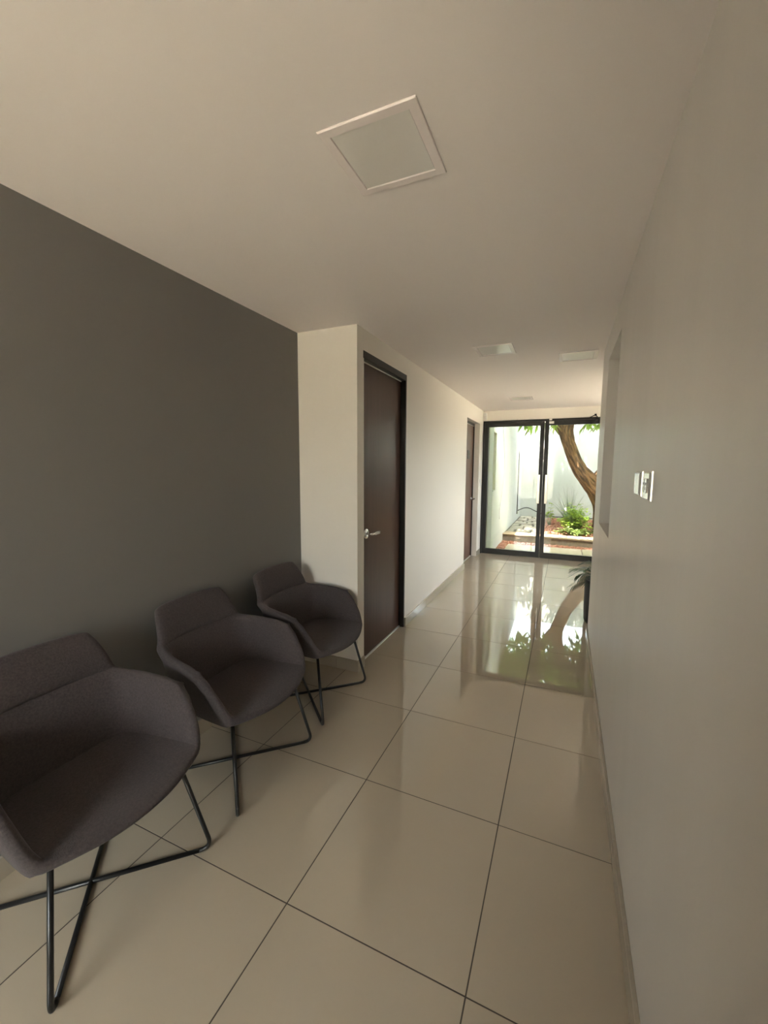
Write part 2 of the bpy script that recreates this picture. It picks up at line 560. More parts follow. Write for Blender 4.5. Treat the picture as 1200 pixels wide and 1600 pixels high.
MB().box(-0.02, 0.012, 0.013, w1 - 0.023, 0.001, 0.011, 0.002, 1).build('threshold_strip', M_ALU, d1)

LX2 = XL - 0.095
d2 = empty('door_2', (LX2, D2a, 0))
structure(d2, 'reddish brown wooden door with a small dark plaque near the glazed door', 'door')
w2 = D2b - D2a
mb = MB()
mb.box(-0.05, 0.012, w2 - 0.030, w2 - 0.001, 0, D2h - 0.001)
mb.box(-0.05, 0.012, 0.001, 0.030, 0, D2h - 0.001)
mb.box(-0.05, 0.012, 0.030, w2 - 0.030, D2h - 0.034, D2h - 0.001)
mb.build('door_frame', M_BLACK, d2)
MB().box(0.0, 0.006, 0.031, w2 - 0.031, D2h - 0.044, D2h - 0.034).build('top_strip', M_ALU, d2)
leaf = MB().box(-0.04, 0.0, 0.032, w2 - 0.032, 0.014, D2h - 0.042, 0.002, 1).build('door_leaf', M_WOOD2, d2)
lever(leaf, 0.0, w2 - 0.10, 0.955, -1, M_CHROME)
pq = MB().box(0.0, 0.006, 0.49, 0.63, 1.585, 1.715, 0.002, 1).build('number_plaque', M_PLAQUE, leaf)
MB().box(-0.02, 0.012, 0.031, w2 - 0.031, 0.001, 0.013, 0.002, 1).build('threshold_strip', M_ALU, d2)

# glazed double door
DY = YF + 0.02
gd = empty('door_3', (0, DY, 0))
structure(gd, 'black framed glass double door opening onto the patio', 'door')
XM = -0.336
MB().box(DX0, DX0 + 0.022, -0.035, 0.045, 0, DH - 0.001).build('door_frame', M_BLACK, gd)
MB().box(DX1 - 0.022, DX1, -0.035, 0.045, 0, DH - 0.001).build('door_frame', M_BLACK, gd)
MB().box(DX0 + 0.022, DX1 - 0.022, -0.035, 0.045, DH - 0.028, DH - 0.001).build('door_frame', M_BLACK, gd)


def glazed_leaf(x0, x1, side):
    """side = +1 when the meeting stile is at x1"""
    st_o, st_m, z0, z1 = 0.062, 0.062, 0.008, DH - 0.030
    o0, o1 = (st_o, st_m) if side > 0 else (st_m, st_o)
    mb = MB()
    mb.box(x0, x0 + o0, -0.022, 0.022, z0, z1, 0.002, 1)
    mb.box(x1 - o1, x1, -0.022, 0.022, z0, z1, 0.002, 1)
    mb.box(x0 + o0, x1 - o1, -0.0215, 0.0215, z0, z0 + 0.085, 0.002, 1)
    mb.box(x0 + o0, x1 - o1, -0.0215, 0.0215, z1 - 0.068, z1, 0.002, 1)
    lf = mb.build('door_leaf', M_BLACK, gd)
    MB().box(x0 + o0 - 0.006, x1 - o1 + 0.006, -0.003, 0.003, z0 + 0.08, z1 - 0.062).build('glass_pane', M_GLASS, lf)
    hx = x1 - o1 + 0.006 if side > 0 else x0 + o0 - 0.006
    mb = MB()
    mb.box(hx - 0.022, hx + 0.022, -0.036, -0.023, 0.885, 1.345, 0.004, 2)
    mb.build('pull_plate', M_STEEL, lf)
    mb = MB()
    mb.box(hx - 0.022, hx + 0.022, 0.023, 0.036, 0.885, 1.345, 0.004, 2)
    mb.build('pull_plate', M_STEEL, lf)
    MB().lathe([(0.010, -0.030), (0.010, -0.022)], 0, 0, 14).build('lock_cylinder', M_STEEL, lf, (x0 + 0.024 if side < 0 else x1 - 0.024, 0, 1.385), (R(90), 0, 0)) if side < 0 else None
    return lf


glazed_leaf(DX0 + 0.024, XM - 0.002, 1)
lf2 = glazed_leaf(XM + 0.002, DX1 - 0.024, -1)
# floor bolt knob and alarm contact
MB().lathe([(0.009, 0.0), (0.010, 0.010), (0.006, 0.016)], 0, 0, 14).build('floor_bolt', M_STEEL, gd, (XM + 0.010, -0.040, 0.0))
mb = MB()
mb.box(-0.275, -0.205, -0.050, -0.0225, 2.135, 2.172, 0.003, 1)
mb.box(-0.275, -0.235, -0.055, -0.036, 2.186, 2.212, 0.003, 1)
mb.build('alarm_contact', M_WHITE, gd)
# door closer with its arm
mb = MB()
mb.box(0.33, 0.58, -0.075, -0.0225, 2.110, 2.168, 0.006, 2)
mb.tube([(0.40, -0.050, 2.168), (0.40, -0.050, 2.195), (0.36, -0.10, 2.236)], 0.007, 8)
mb.tube([(0.36, -0.10, 2.236), (0.28, -0.036, 2.205)], 0.006, 8)
mb.box(0.345, 0.375, -0.115, -0.085, 2.222, 2.250, 0.004, 1)
mb.build('door_closer', M_BLACK, gd)
# outer sill
MB().box(DX0, DX1, 0.03, 0.13, -0.06, 0.004).build('door_sill', M_STONE, gd)

# ------------------------------------------------------------------ ceiling lights
lamps = [(-0.535, 1.213, 'square recessed ceiling panel above the armchairs, alone near the grey wall'),
         (-0.560, 3.430, 'square ceiling panel above the tiles beside the large dark door'),
         (0.045, 3.870, 'square ceiling panel tight against the end of the plastered right wall'),
         (-0.597, 5.890, 'square ceiling panel closest to the glass double door')]
proto = None
for i, (x, y, lb) in enumerate(lamps):
    r = empty('ceiling_light', (x, y, ZC))
    tag(r, lb, 'ceiling light', 'square ceiling panels')
    if i == 0:
        h = 0.146
        mb = MB()
        b = mb.bm
        rings = []
        for s, z in ((h, 0.0), (h, -0.003), (h - 0.002, -0.0055), (h - 0.027, -0.0055), (h - 0.030, -0.0025)):
            rings.append([b.verts.new((sx * s, sy * s, z)) for sx, sy in ((-1, -1), (1, -1), (1, 1), (-1, 1))])
        for a, c in zip(rings, rings[1:]):
            for k in range(4):
                b.faces.new((a[k], a[(k + 1) % 4], c[(k + 1) % 4], c[k]))
        fm = mb.mesh('frame', M_LAMP, recalc=False)
        fm.flip_normals()
        dm = MB().box(-h + 0.030, h - 0.030, -h + 0.030, h - 0.030, -0.003, -0.0005).mesh('diffuser', M_DIFF)
    link_mesh('frame', fm, r)
    link_mesh('diffuser', dm, r)

# ------------------------------------------------------------------ armchairs
def shell_parts():
    """upholstered shell: control cage -> thickness -> subdivision, then cut into seat, backrest and two armrests"""
    def sym(u, v, z): return (u, v, z)
    V = {}
    def add(n, u, v, z): V[n] = (u, v, z)
    # seat rows (front, middle, back), five columns
    rows = [('a', [(0.268, -0.245, 0.430), (0.325, -0.135, 0.418), (0.340, 0, 0.414), (0.325, 0.135, 0.418), (0.268, 0.245, 0.430)]),
            ('b', [(0.100, -0.235, 0.425), (0.110, -0.12, 0.412), (0.110, 0, 0.408), (0.110, 0.12, 0.412), (0.100, 0.235, 0.425)]),
            ('c', [(-0.090, -0.205, 0.420), (-0.110, -0.11, 0.408), (-0.112, 0, 0.405), (-0.110, 0.11, 0.408), (-0.090, 0.205, 0.420)]),
            ('d', [(-0.112, -0.225, 0.535), (-0.128, -0.12, 0.535), (-0.132, 0, 0.535), (-0.128, 0.12, 0.535), (-0.112, 0.225, 0.535)]),
            ('x', [(-0.142, -0.236, 0.640), (-0.160, -0.125, 0.640), (-0.165, 0, 0.640), (-0.160, 0.125, 0.640), (-0.142, 0.236, 0.640)]),
            ('e', [(-0.150, -0.238, 0.652), (-0.181, -0.125, 0.652), (-0.187, 0, 0.652), (-0.181, 0.125, 0.652), (-0.150, 0.238, 0.652)]),
            ('y', [(-0.156, -0.236, 0.664), (-0.164, -0.125, 0.664), (-0.168, 0, 0.664), (-0.164, 0.125, 0.664), (-0.156, 0.236, 0.664)]),
            ('f', [(-0.182, -0.222, 0.735), (-0.190, -0.115, 0.738), (-0.193, 0, 0.738), (-0.190, 0.115, 0.738), (-0.182, 0.222, 0.735)]),
            ('g', [(-0.238, -0.195, 0.812), (-0.245, -0.10, 0.820), (-0.247, 0, 0.821), (-0.245, 0.10, 0.820), (-0.238, 0.195, 0.812)])]
    for n, cs in rows:
        for k, c in enumerate(cs): add('%s%d' % (n, k), *c)
    for s, t in ((-1, 'L'), (1, 'R')):
        add('m' + t, 0.225, s * 0.266, 0.525)     # front edge of the arm
        add('n' + t, 0.128, s * 0.282, 0.620)     # upper corner of the arm
        add('o' + t, -0.010, s * 0.264, 0.645)    # top edge of the arm
        add('p' + t, 0.050, s * 0.252, 0.525)     # middle of the arm side
    names = list(V)
    idx = {n: i for i, n in enumerate(names)}
    F = []
    for (r1_, p) in (('ab', 0), ('bc', 0), ('cd', 1), ('dx', 1), ('xe', 1), ('ey', 4), ('yf', 4), ('fg', 4)):
        for k in range(4):
            F.append(([r1_[0] + str(k), r1_[0] + str(k + 1), r1_[1] + str(k + 1), r1_[1] + str(k)], p))
    for t, c, p, fl_ in (('L', '0', 2, False), ('R', '4', 3, True)):
        qs = [['a' + c, 'b' + c, 'p' + t, 'm' + t], ['b' + c, 'c' + c, 'd' + c, 'p' + t],
              ['m' + t, 'p' + t, 'o' + t, 'n' + t], ['p' + t, 'd' + c, 'x' + c, 'e' + c, 'o' + t]]
        for q in qs: F.append((q[::-1] if not fl_ else q, p))
    me = bpy.data.meshes.new('cage')
    me.from_pydata([V[n] for n in names], [], [[idx[n] for n in q] for q, _ in F])
    for pl, (q, p) in zip(me.polygons, F): pl.material_index = p
    for k in range(5): me.materials.append(M_FABRIC)
    bm = bmesh.new()
    bm.from_mesh(me)
    bmesh.ops.recalc_face_normals(bm, faces=bm.faces)
    bm.verts.ensure_lookup_table()
    # inner side must look up and forward
    up = sum(f.normal.z for f in bm.faces if f.material_index == 0)
    if up < 0: bmesh.ops.reverse_faces(bm, faces=bm.faces)
    cl = bm.edges.layers.float.new('crease_edge')
    def crease(a, b_, w):
        e = bm.edges.get((bm.verts[idx[a]], bm.verts[idx[b_]]))
        if e: e[cl] = w
    for k in range(4):
        crease('c%d' % k, 'c%d' % (k + 1), 1.0)
        crease('e%d' % k, 'e%d' % (k + 1), 1.0)
    for c in '04':
        crease('a' + c, 'b' + c, 0.95); crease('b' + c, 'c' + c, 0.95)
        crease('c' + c, 'd' + c, 0.25); crease('d' + c, 'x' + c, 0.25)
    vl = bm.verts.layers.float.new('crease_vert')
    for n_, w in (('nL', 0.62), ('nR', 0.62), ('a0', 0.25), ('a4', 0.25), ('e0', 0.15), ('e4', 0.15), ('g0', 0.3), ('g4', 0.3)):
        bm.verts[idx[n_]][vl] = w
    bm.to_mesh(me)
    bm.free()
    tmp = bpy.data.objects.new('cage', me)
    COL.objects.link(tmp)
    sb0 = tmp.modifiers.new('s0', 'SUBSURF'); sb0.levels = 1; sb0.render_levels = 1
    so = tmp.modifiers.new('so', 'SOLIDIFY'); so.thickness = 0.040; so.offset = -1.0; so.use_even_offset = True
    sb = tmp.modifiers.new('s1', 'SUBSURF'); sb.levels = 2; sb.render_levels = 2
    dg = bpy.context.evaluated_depsgraph_get()
    ev = tmp.evaluated_get(dg)
    full = bpy.data.meshes.new_from_object(ev)
    bpy.data.objects.remove(tmp, do_unlink=True)
    vn = {}
    for grp in ((0,), (1, 2, 3), (4,)):        # smooth inside a panel group, a seam between groups
        acc = {}
        for pl in full.polygons:
            if pl.material_index in grp:
                for vi in pl.vertices: acc[vi] = acc.get(vi, Vector()) + pl.normal * pl.area
        for p in grp: vn[p] = {k: v.normalized() for k, v in acc.items()}
    out = []
    for p, nm in enumerate(('seat', 'lower_backrest', 'armrest', 'armrest', 'backrest')):
        ren, vs, fs, ns = {}, [], [], []
        for pl in full.polygons:
            if pl.material_index != p: continue
            f = []
            for vi in pl.vertices:
                if vi not in ren:
                    ren[vi] = len(vs); vs.append(full.vertices[vi].co.copy()); ns.append(vn[p][vi])
                f.append(ren[vi])
            fs.append(f)
        pm = bpy.data.meshes.new(nm)
        pm.from_pydata(vs, [], fs)
        pm.materials.append(M_FABRIC)
        pm.shade_smooth()
        pm.normals_split_custom_set_from_vertices(ns)
        out.append((nm, pm))
    return out


def make_chair():
    parts = shell_parts()
    rod = 0.0078
    for s in (-1, 1):
        ft = Vector((0.205, s * 0.200, 0.400)); ff = Vector((0.287, s * 0.270, rod))
        bt = Vector((-0.055, -s * 0.17, 0.390)); bf = Vector((-0.255, -s * 0.250, rod))
        path = fillet([ft, ff, bf, bt], 0.045, 8)
        n = len(path)
        i0, i1 = 9, n - 10
        parts.append(('leg', MB().tube(path[:i0 + 1], rod, 12).mesh('leg', M_ROD)))
        parts.append(('floor_rail', MB().tube(path[i0:i1 + 1], rod, 12).mesh('floor_rail', M_ROD)))
        parts.append(('leg', MB().tube(path[i1:], rod, 12).mesh('leg', M_ROD)))
    return parts


chair = make_chair()
spots = [(-1.452, 0.768, 0.0, 'charcoal felt armchair on crossed black rods, farthest from the large dark door'),
         (-1.450, 1.442, 0.0, 'charcoal felt armchair on crossed black rods, between its two twins'),
         (-1.455, 2.102, 0.0, 'charcoal felt armchair on crossed black rods, beside the short cream wall')]
for x, y, a, lb in spots:
    r = empty('armchair', (x, y, 0), a)
    tag(r, lb, 'armchair', 'armchairs along the grey wall')
    for nm, me in chair:
        link_mesh(nm, me, r)

# ------------------------------------------------------------------ switch and socket plates
def wall_plate(name, y0, y1, z0, z1, label, kind):
    r = empty(name, (XR, (y0 + y1) / 2, (z0 + z1) / 2))
    tag(r, label, 'socket' if kind == 'socket' else 'switch')
    w, h = (y1 - y0) / 2, (z1 - z0) / 2
    mb = MB()
    b = mb.bm
    rings = []
    for k, (s, x) in enumerate(((0, 0), (0.001, -0.004), (0.006, -0.010), (0.008, -0.009))):
        rings.append([b.verts.new((x, sy * (w - s), sz * (h - s))) for sy, sz in ((-1, -1), (1, -1), (1, 1), (-1, 1))])
    for p, q in zip(rings, rings[1:]):
        for k in range(4): b.faces.new((p[k], p[(k + 1) % 4], q[(k + 1) % 4], q[k]))
    b.faces.new(rings[-1])
    b.faces.new(rings[0][::-1])
    mb.build('cover_plate', M_PLATE, r)
    if kind == 'socket':
        for s in (-1, 1):
            ins = MB().box(-0.0135, -0.0095, s * 0.021 - 0.016, s * 0.021 + 0.016, -0.022, 0.022, 0.002, 1).build('outlet', M_PLATE, r)
            for dy, dz in ((-0.006, 0.006), (0.006, 0.006), (0, -0.008)):
                MB().box(-0.0140, -0.0134, s * 0.021 + dy - 0.0015, s * 0.021 + dy + 0.0015, dz - 0.004, dz + 0.004).build('slot', M_BLACK, ins)
    else:
        for s in (-1, 1):
            MB().box(-0.0105, -0.0085, s * 0.0245 - 0.0235, s * 0.0245 + 0.0235, -0.033, 0.033, 0.0006, 1).build('rocker', M_PLATE, r)
    return r


wall_plate('wall_socket', 1.425, 1.535, 1.352, 1.442, 'chrome socket plate with small slots on the plastered right wall', 'socket')
wall_plate('wall_switch', 1.595, 1.715, 1.356, 1.440, 'pale rocker switch plate on the right wall, closer to the pass-through', 'switch')
# small switch by the glazed door, alarm sensor in the corner
r = empty('wall_switch', (XL, 6.855, 1.205))
tag(r, 'tiny white switch plate between the reddish door and the glazed door', 'switch')
MB().box(0, 0.010, -0.040, 0.040, -0.058, 0.058, 0.003, 1).build('cover_plate', M_WHITE, r)
MB().box(0.010, 0.014, -0.016, 0.016, -0.026, 0.026, 0.002, 1).build('rocker', M_WHITE, r)
r = empty('motion_sensor', (XL + 0.026, YF, 2.288))
tag(r, 'small white motion sensor in the corner above the glazed door', 'sensor')
MB().box(-0.022, 0.034, -0.045, 0, -0.055, 0.055, 0.010, 3).build('sensor_housing', M_WHITE, r)
MB().box(-0.014, 0.026, -0.049, -0.045, -0.040, 0.005, 0.002, 1).build('sensor_lens', M_DIFF, r)

# ------------------------------------------------------------------ potted palm behind the wall end
pp = empty('potted_palm', (0.385, 4.235, 0))
tag(pp, 'dark palm in a tall matt black pot behind the end of the right wall', 'plant')
pr = [(0.140, 0.0), (0.160, 0.010), (0.168, 0.035), (0.172, 0.20), (0.174, 0.405), (0.172, 0.418), (0.160, 0.418), (0.155, 0.395), (0.150, 0.36)]
MB().lathe(pr, 0, 0, 40).build('pot', M_POT, pp)
MB().lathe([(0.150, 0.34), (0.1505, 0.368), (0.05, 0.378)], 0, 0, 24).build('soil', M_SOIL, pp)


def frond(az, el, L, n=12, droop=0.55, material=M_PALM, lw=0.0048, ll=0.115):
    mb = MB()
    d = Vector((math.cos(az) * math.cos(el), math.sin(az) * math.cos(el), math.sin(el)))
    hz = Vector((math.cos(az), math.sin(az), 0))
    side = Vector((-math.sin(az), math.cos(az), 0))
    pts = [d * (L * t) - Vector((0, 0, droop * L * t * t)) for t in [k / 12 for k in range(13)]]
    mb.tube(pts, [0.005 * (1 - 0.75 * k / 12) for k in range(13)], 6)
    for k in range(n):
        t = 0.30 + 0.70 * k / (n - 1)
        i = min(11, int(t * 12)); f = t * 12 - i
        p = pts[i].lerp(pts[i + 1], f)
        tn = (pts[i + 1] - pts[i]).normalized()
        ln = ll * (0.55 + 0.9 * math.sin(math.pi * min(0.98, t * 0.85)))
        for s in (-1, 1):
            dd = (tn * 0.75 + side * s * 0.85 + Vector((0, 0, 0.12))).normalized()
            mb.leaf(p, dd, Vector((0, 0, 1)), ln * random.uniform(0.85, 1.1), lw, 0.35, 0.2)
    return mb


for k in range(13):
    az = k * 2.399 + random.uniform(-0.2, 0.2)
    el = R(random.choice((38, 52, 66, 76)))
    frond(az, el, random.uniform(0.30, 0.40)).build('frond', M_PALM, pp, (0.02 * math.cos(az), 0.02 * math.sin(az), 0.372), recalc=False)
# two fronds that reach past the wall end
for az, el, L in ((R(176), R(52), 0.43), (R(192), R(26), 0.30), (R(163), R(66), 0.44), (R(205), R(44), 0.34)):
    frond(az, el, L, 11, 0.50, ll=0.10).build('frond', M_PALM, pp, (0, 0, 0.372), recalc=False)

# ------------------------------------------------------------------ patio shell
PX0, PY1, PZ, PU = -1.147, 12.25, -0.05, 0.100
PH = 2.95
gr = MB().box(-14, 14, -16, YB - TW, -0.2, -0.06).box(XRE + TW, 14, YB - TW, YF, -0.2, -0.06).build('yard_ground', M_GROUND)
structure(gr, 'pale concrete yard outside the barred window', 'ground')
o = MB().box(-8, 8, -7.15, -7.0, -0.2, 2.2).build('added_yard_wall', M_GROUND)  # added wall, hides the bright yard ground from the glass door reflection
structure(o, 'pale wall closing the yard outside the barred window', 'wall')
pf = MB().box(PX0 - 0.2, 2.6, YF + 0.10, PY1 + 0.1, -0.30, PZ - 0.02).build('patio_floor', M_SOIL)
structure(pf, 'patio floor of pale slabs in front of the step', 'patio floor')
slab = 0
for i in range(5):
    for j in range(2):
        x0 = -0.985 + i * 0.66
        MB().box(x0, x0 + 0.65, 7.14 + j * 0.62, 7.14 + j * 0.62 + 0.61, PZ - 0.03, PZ + random.uniform(-0.003, 0.003), 0.006, 1).build('paving_slab', M_STONE, pf)
# left wall with a window recess
LW0, LW1, LZ0, LZ1 = 7.24, 7.555, 1.04, 2.057
mb = MB()
mb.prism([(PX0 - 0.25, YF + 0.15), (-1.207, YF + 0.15), (PX0, LW0), (PX0 - 0.25, LW0)], -0.3, PH)
mb.box(PX0 - 0.25, PX0, LW1, PY1 + 0.2, -0.3, PH)
mb.box(PX0 - 0.25, PX0, LW0, LW1, -0.3, LZ0)
mb.box(PX0 - 0.25, PX0, LW0, LW1, LZ1, PH)
o = mb.build('patio_wall_left', M_PATIOWALL)
structure(o, 'white rendered patio wall with a small recessed window', 'wall')
w3 = empty('window_2', (PX0 - 0.12, LW0, LZ0))
structure(w3, 'small dark framed window recessed in the white patio wall', 'window')
ww, wh = LW1 - LW0, LZ1 - LZ0
mb = MB()
mb.box(-0.02, 0.02, 0, 0.045, 0, wh); mb.box(-0.02, 0.02, ww - 0.045, ww, 0, wh)
mb.box(-0.02, 0.02, 0.045, ww - 0.045, 0, 0.045); mb.box(-0.02, 0.02, 0.045, ww - 0.045, wh - 0.045, wh)
mb.build('window_frame', M_BLACK, w3)
MB().box(-0.003, 0.003, 0.04, ww - 0.04, 0.04, wh - 0.04).build('pane', M_GLASS, w3)
MB().box(0.0205, 0.1195, ww - 0.012, ww - 0.0005, 0, wh - 0.002).build('window_reveal', M_REVEAL, w3)
MB().box(0.0205, 0.135, 0.001, ww - 0.013, 0.0005, 0.02).build('window_sill', M_PATIOWALL, w3)
MB().box(-0.11, -0.10, 0.0, ww, 0.0, wh).build('curtain', mat('pale_curtain', (0.45, 0.45, 0.42), 0.9), w3)
o = MB().box(PX0, 2.8, PY1, PY1 + 0.2, -0.3, PH).build('patio_wall_back', M_PATIOWALL)
structure(o, 'white rendered wall closing the patio behind the tree', 'wall')
o = MB().box(2.6, 2.8, YF + 0.15, PY1, -0.3, PH + 0.6).build('patio_wall_right', M_PATIOWALL)  # unseen wall, placed near to cut the light in the patio
structure(o, 'unseen white rendered side wall, set close in to darken the patio', 'wall')
o = MB().box(XRE + TW, 2.8, YF, YF + 0.15, -0.3, PH).build('patio_wall_front', M_PATIOWALL)
structure(o, 'white rendered house wall facing the patio', 'wall')

# step: line from (-1.147, 8.72) to (5.2, 8.20), rough riser below rounded cream curb stones
sa, sbv = Vector((PX0, 8.715, 0)), Vector((2.6, 8.387, 0))
sdv = (sbv - sa).normalized()
snv = Vector((-sdv.y, sdv.x, 0))          # towards the planter
st = empty('step', sa, math.atan2(sdv.y, sdv.x))
structure(st, 'low step with rounded cream edge stones across the patio', 'step')
slen = (sbv - sa).length
MB().box(0.0, slen, 0.02, 0.30, -0.22, PU - 0.036).build('riser', M_RISER, st)
k = 0.0
while k < slen - 0.01:
    e = min(slen, k + 0.75)
    mb = MB()
    b = mb.bm
    prof = [(0.34, PU - 0.036), (0.012, PU - 0.036), (0.002, PU - 0.028), (0.0, PU - 0.015), (0.004, PU - 0.004), (0.016, PU + 0.002), (0.34, PU + 0.002)]
    A = [b.verts.new((k + 0.002, y, z)) for y, z in prof]
    B = [b.verts.new((e - 0.002, y, z)) for y, z in prof]
    b.faces.new(A); b.faces.new(B[::-1])
    for q in range(len(prof)):
        b.faces.new((A[q], B[q], B[(q + 1) % len(prof)], A[(q + 1) % len(prof)]))
    mb.build('curb_stone', M_CURB, st)
    k = e

# upper level: bed of soil, stone path on the left, gravel on the right
o = MB().prism([(PX0, 9.05), (2.6, 8.725), (2.6, PY1), (PX0, PY1)], -0.25, PU - 0.03).build('planting_bed', M_SOIL)
structure(o, 'raised planting bed of soil behind the step', 'planting bed')
pa = MB().prism([(PX0, 9.06), (-0.40, 9.00), (-0.52, PY1), (PX0, PY1)], PU - 0.029, PU - 0.022).build('stone_path', mat('path_mortar', (0.05, 0.042, 0.034), 0.95))
structure(pa, 'irregular grey stone path along the white patio wall', 'path')
y = 9.08
row = 0
while y < PY1 - 0.12:
    dh = random.uniform(0.20, 0.34)
    xe = -0.42 - 0.10 * (y - 9) / 3.2
    cuts = sorted([PX0 + 0.02, xe] + ([PX0 + (xe - PX0) * random.uniform(0.3, 0.7)] if row % 3 else [PX0 + (xe - PX0) * random.uniform(0.2, 0.35), PX0 + (xe - PX0) * random.uniform(0.6, 0.75)]))
    for a, b in zip(cuts, cuts[1:]):
        y1 = min(y + dh, PY1 - 0.03)
        j = lambda: random.uniform(-0.018, 0.018)
        g = 0.022
        pts = [(a + g + j() * .5, y + g + j()), ((a + b) / 2, y + g + j()), (b - g + j() * .5, y + g + j()), (b - g, (y + y1) / 2), (b - g + j() * .5, y1 - g + j()), ((a + b) / 2, y1 - g + j()), (a + g, y1 - g + j())]
        MB().prism(pts, PU - 0.022, PU + random.uniform(-0.004, 0.008), 0.006).build('flagstone', M_FLAG, pa)
    y += dh
    row += 1


def gravel(name, region, n, z, parent, label):
    mb = MB()
    bm = mb.bm
    for _ in range(n):
        x, yy = region()
        s = random.uniform(0.012, 0.030)
        q = Euler((random.uniform(0, 6), random.uniform(0, 6), random.uniform(0, 6))).to_matrix()
        c = Vector((x, yy, z + s * 0.3))
        vs = [bm.verts.new(c + q @ Vector(v)) for v in ((s, 0, 0), (-s, 0, 0), (0, s * 0.8, 0), (0, -s * 0.8, 0), (0, 0, s * 0.6), (0, 0, -s * 0.6))]
        for a, b, d in ((0, 2, 4), (2, 1, 4), (1, 3, 4), (3, 0, 4), (2, 0, 5), (1, 2, 5), (3, 1, 5), (0, 3, 5)):
            bm.faces.new((vs[a], vs[b], vs[d]))
    o = mb.build(name, M_GRAVEL, None, recalc=False)
    tag(o, label, 'gravel', kind='stuff')


def reg_bed():
    while True:
        x, yy = random.uniform(-0.40, 2.55), random.uniform(8.7, 12.2)
        if yy > 8.715 - 0.0875 * (x + 1.147) + 0.36 and x > -0.38 - 0.04 * (yy - 9) and math.hypot(x - 0.81, yy - 9.72) > 0.29: return x, yy


def reg_strip():
    while True:
        x, yy = random.uniform(PX0 + 0.01, 2.55), random.uniform(7.2, 8.72)
        ys = 8.715 - 0.0875 * (x + 1.147)
        if yy < ys + 0.01 and (yy > 8.37 or x < -0.99 or yy > ys - 0.10): return x, yy


gravel('bed_gravel', reg_bed, 9000, PU - 0.03, None, 'terracotta coloured gravel covering the planting bed')
gravel('strip_gravel', reg_strip, 3500, PZ - 0.018, None, 'terracotta coloured gravel strip at the foot of the step')
# ------------------------------------------------------------------ tree
tr = empty('mango_tree', (0.80, 9.72, PU - 0.03))
tag(tr, 'leaning tree with fissured brown bark and long drooping leaves in the bed', 'tree')
base = Vector((0.80, 9.72, PU - 0.03))


def wob(path, amt, seed):
    rnd = random.Random(seed)
    return [Vector(p) + Vector((rnd.uniform(-amt, amt), rnd.uniform(-amt, amt), 0)) for p in path]


def smooth(path, rad, n=6):
    """Catmull-Rom through points with radii"""
    P = [Vector(p) for p in path]
    P = [P[0] * 2 - P[1]] + P + [P[-1] * 2 - P[-2]]
    Q = [rad[0]] + list(rad) + [rad[-1]]
    op, orr = [], []
    for i in range(1, len(P) - 2):
        for k in range(n):
            t = k / n
            a, b, c, d = P[i - 1], P[i], P[i + 1], P[i + 2]
            op.append(0.5 * ((2 * b) + (c - a) * t + (2 * a - 5 * b + 4 * c - d) * t * t + (3 * b - a - 3 * c + d) * t ** 3))
            orr.append(Q[i] * (1 - t) + Q[i + 1] * t)
    op.append(P[-2]); orr.append(Q[-2])
    return op, orr


def limb(name, pts, rad, sides=18, parent=tr, rough=0.006):
    p, r = smooth(pts, rad)
    p = [q - base for q in p]
    mb = MB()
    mb.tube(p, r, sides)
    uv = mb.bm.loops.layers.uv.new('UVMap')
    cum = [0.0]
    for a_, b_ in zip(p, p[1:]): cum.append(cum[-1] + (b_ - a_).length)
    for fi, f in enumerate(mb.bm.faces):
        i_, k_ = divmod(fi, sides)
        if i_ >= len(p) - 1: break
        for lp, (du, dv) in zip(f.loops, ((0, 0), (1, 0), (1, 1), (0, 1))):
            lp[uv].uv = ((k_ + du) / sides, cum[i_ + dv])
    for v in mb.bm.verts:
        a = math.sin(v.co.x * 41 + v.co.z * 7) * math.sin(v.co.y * 37 + v.co.z * 5)
        v.co += Vector((a, math.sin(v.co.z * 23 + v.co.x * 17), 0)) * rough
    return mb.build(name, M_BARK, parent)


limb('trunk', [(0.82, 9.72, 0.02), (0.80, 9.72, 0.30), (0.765, 9.71, 0.66), (0.63, 9.70, 0.96), (0.44, 9.69, 1.20), (0.265, 9.68, 1.42), (0.155, 9.68, 1.63), (0.075, 9.68, 1.83), (0.0, 9.69, 2.06), (-0.035, 9.70, 2.22), (0.0, 9.72, 2.42), (0.06, 9.74, 2.75), (0.05, 9.8, 3.2)],
     [0.27, 0.235, 0.215, 0.20, 0.175, 0.145, 0.130, 0.130, 0.135, 0.140, 0.118, 0.105, 0.085], 22)
limb('branch', [(0.58, 9.71, 1.00), (0.64, 9.72, 1.24), (0.80, 9.76, 1.52), (1.02, 9.80, 1.95), (1.15, 9.85, 2.5), (1.20, 9.95, 3.1)], [0.14, 0.135, 0.12, 0.11, 0.095, 0.07], 18)
limb('branch', [(-0.03, 9.70, 2.16), (-0.17, 9.66, 2.30), (-0.30, 9.60, 2.50), (-0.50, 9.5, 2.85), (-0.7, 9.4, 3.3)], [0.11, 0.095, 0.075, 0.055, 0.035], 14)
tips = []
rt = random.Random(5)
starts = [(0.05, 9.8, 3.1), (1.2, 9.95, 3.0), (-0.6, 9.45, 3.1), (0.06, 9.74, 2.8), (1.15, 9.85, 2.6)]
for k in range(22):
    s = Vector(rt.choice(starts))
    az = rt.uniform(0, 2 * math.pi)
    L = rt.uniform(0.9, 1.9)
    e = s + Vector((math.cos(az) * L, math.sin(az) * L * 0.85, rt.uniform(0.2, 1.5)))
    mid_ = (s + e) / 2 + Vector((0, 0, 0.22))
    limb('twig', [s, mid_, e], [0.045, 0.028, 0.012], 8, rough=0.002)
    tips += [mid_, e, (mid_ + e) / 2]
# foliage: whorls of long pointed leaves
mb = MB()
rf = random.Random(9)


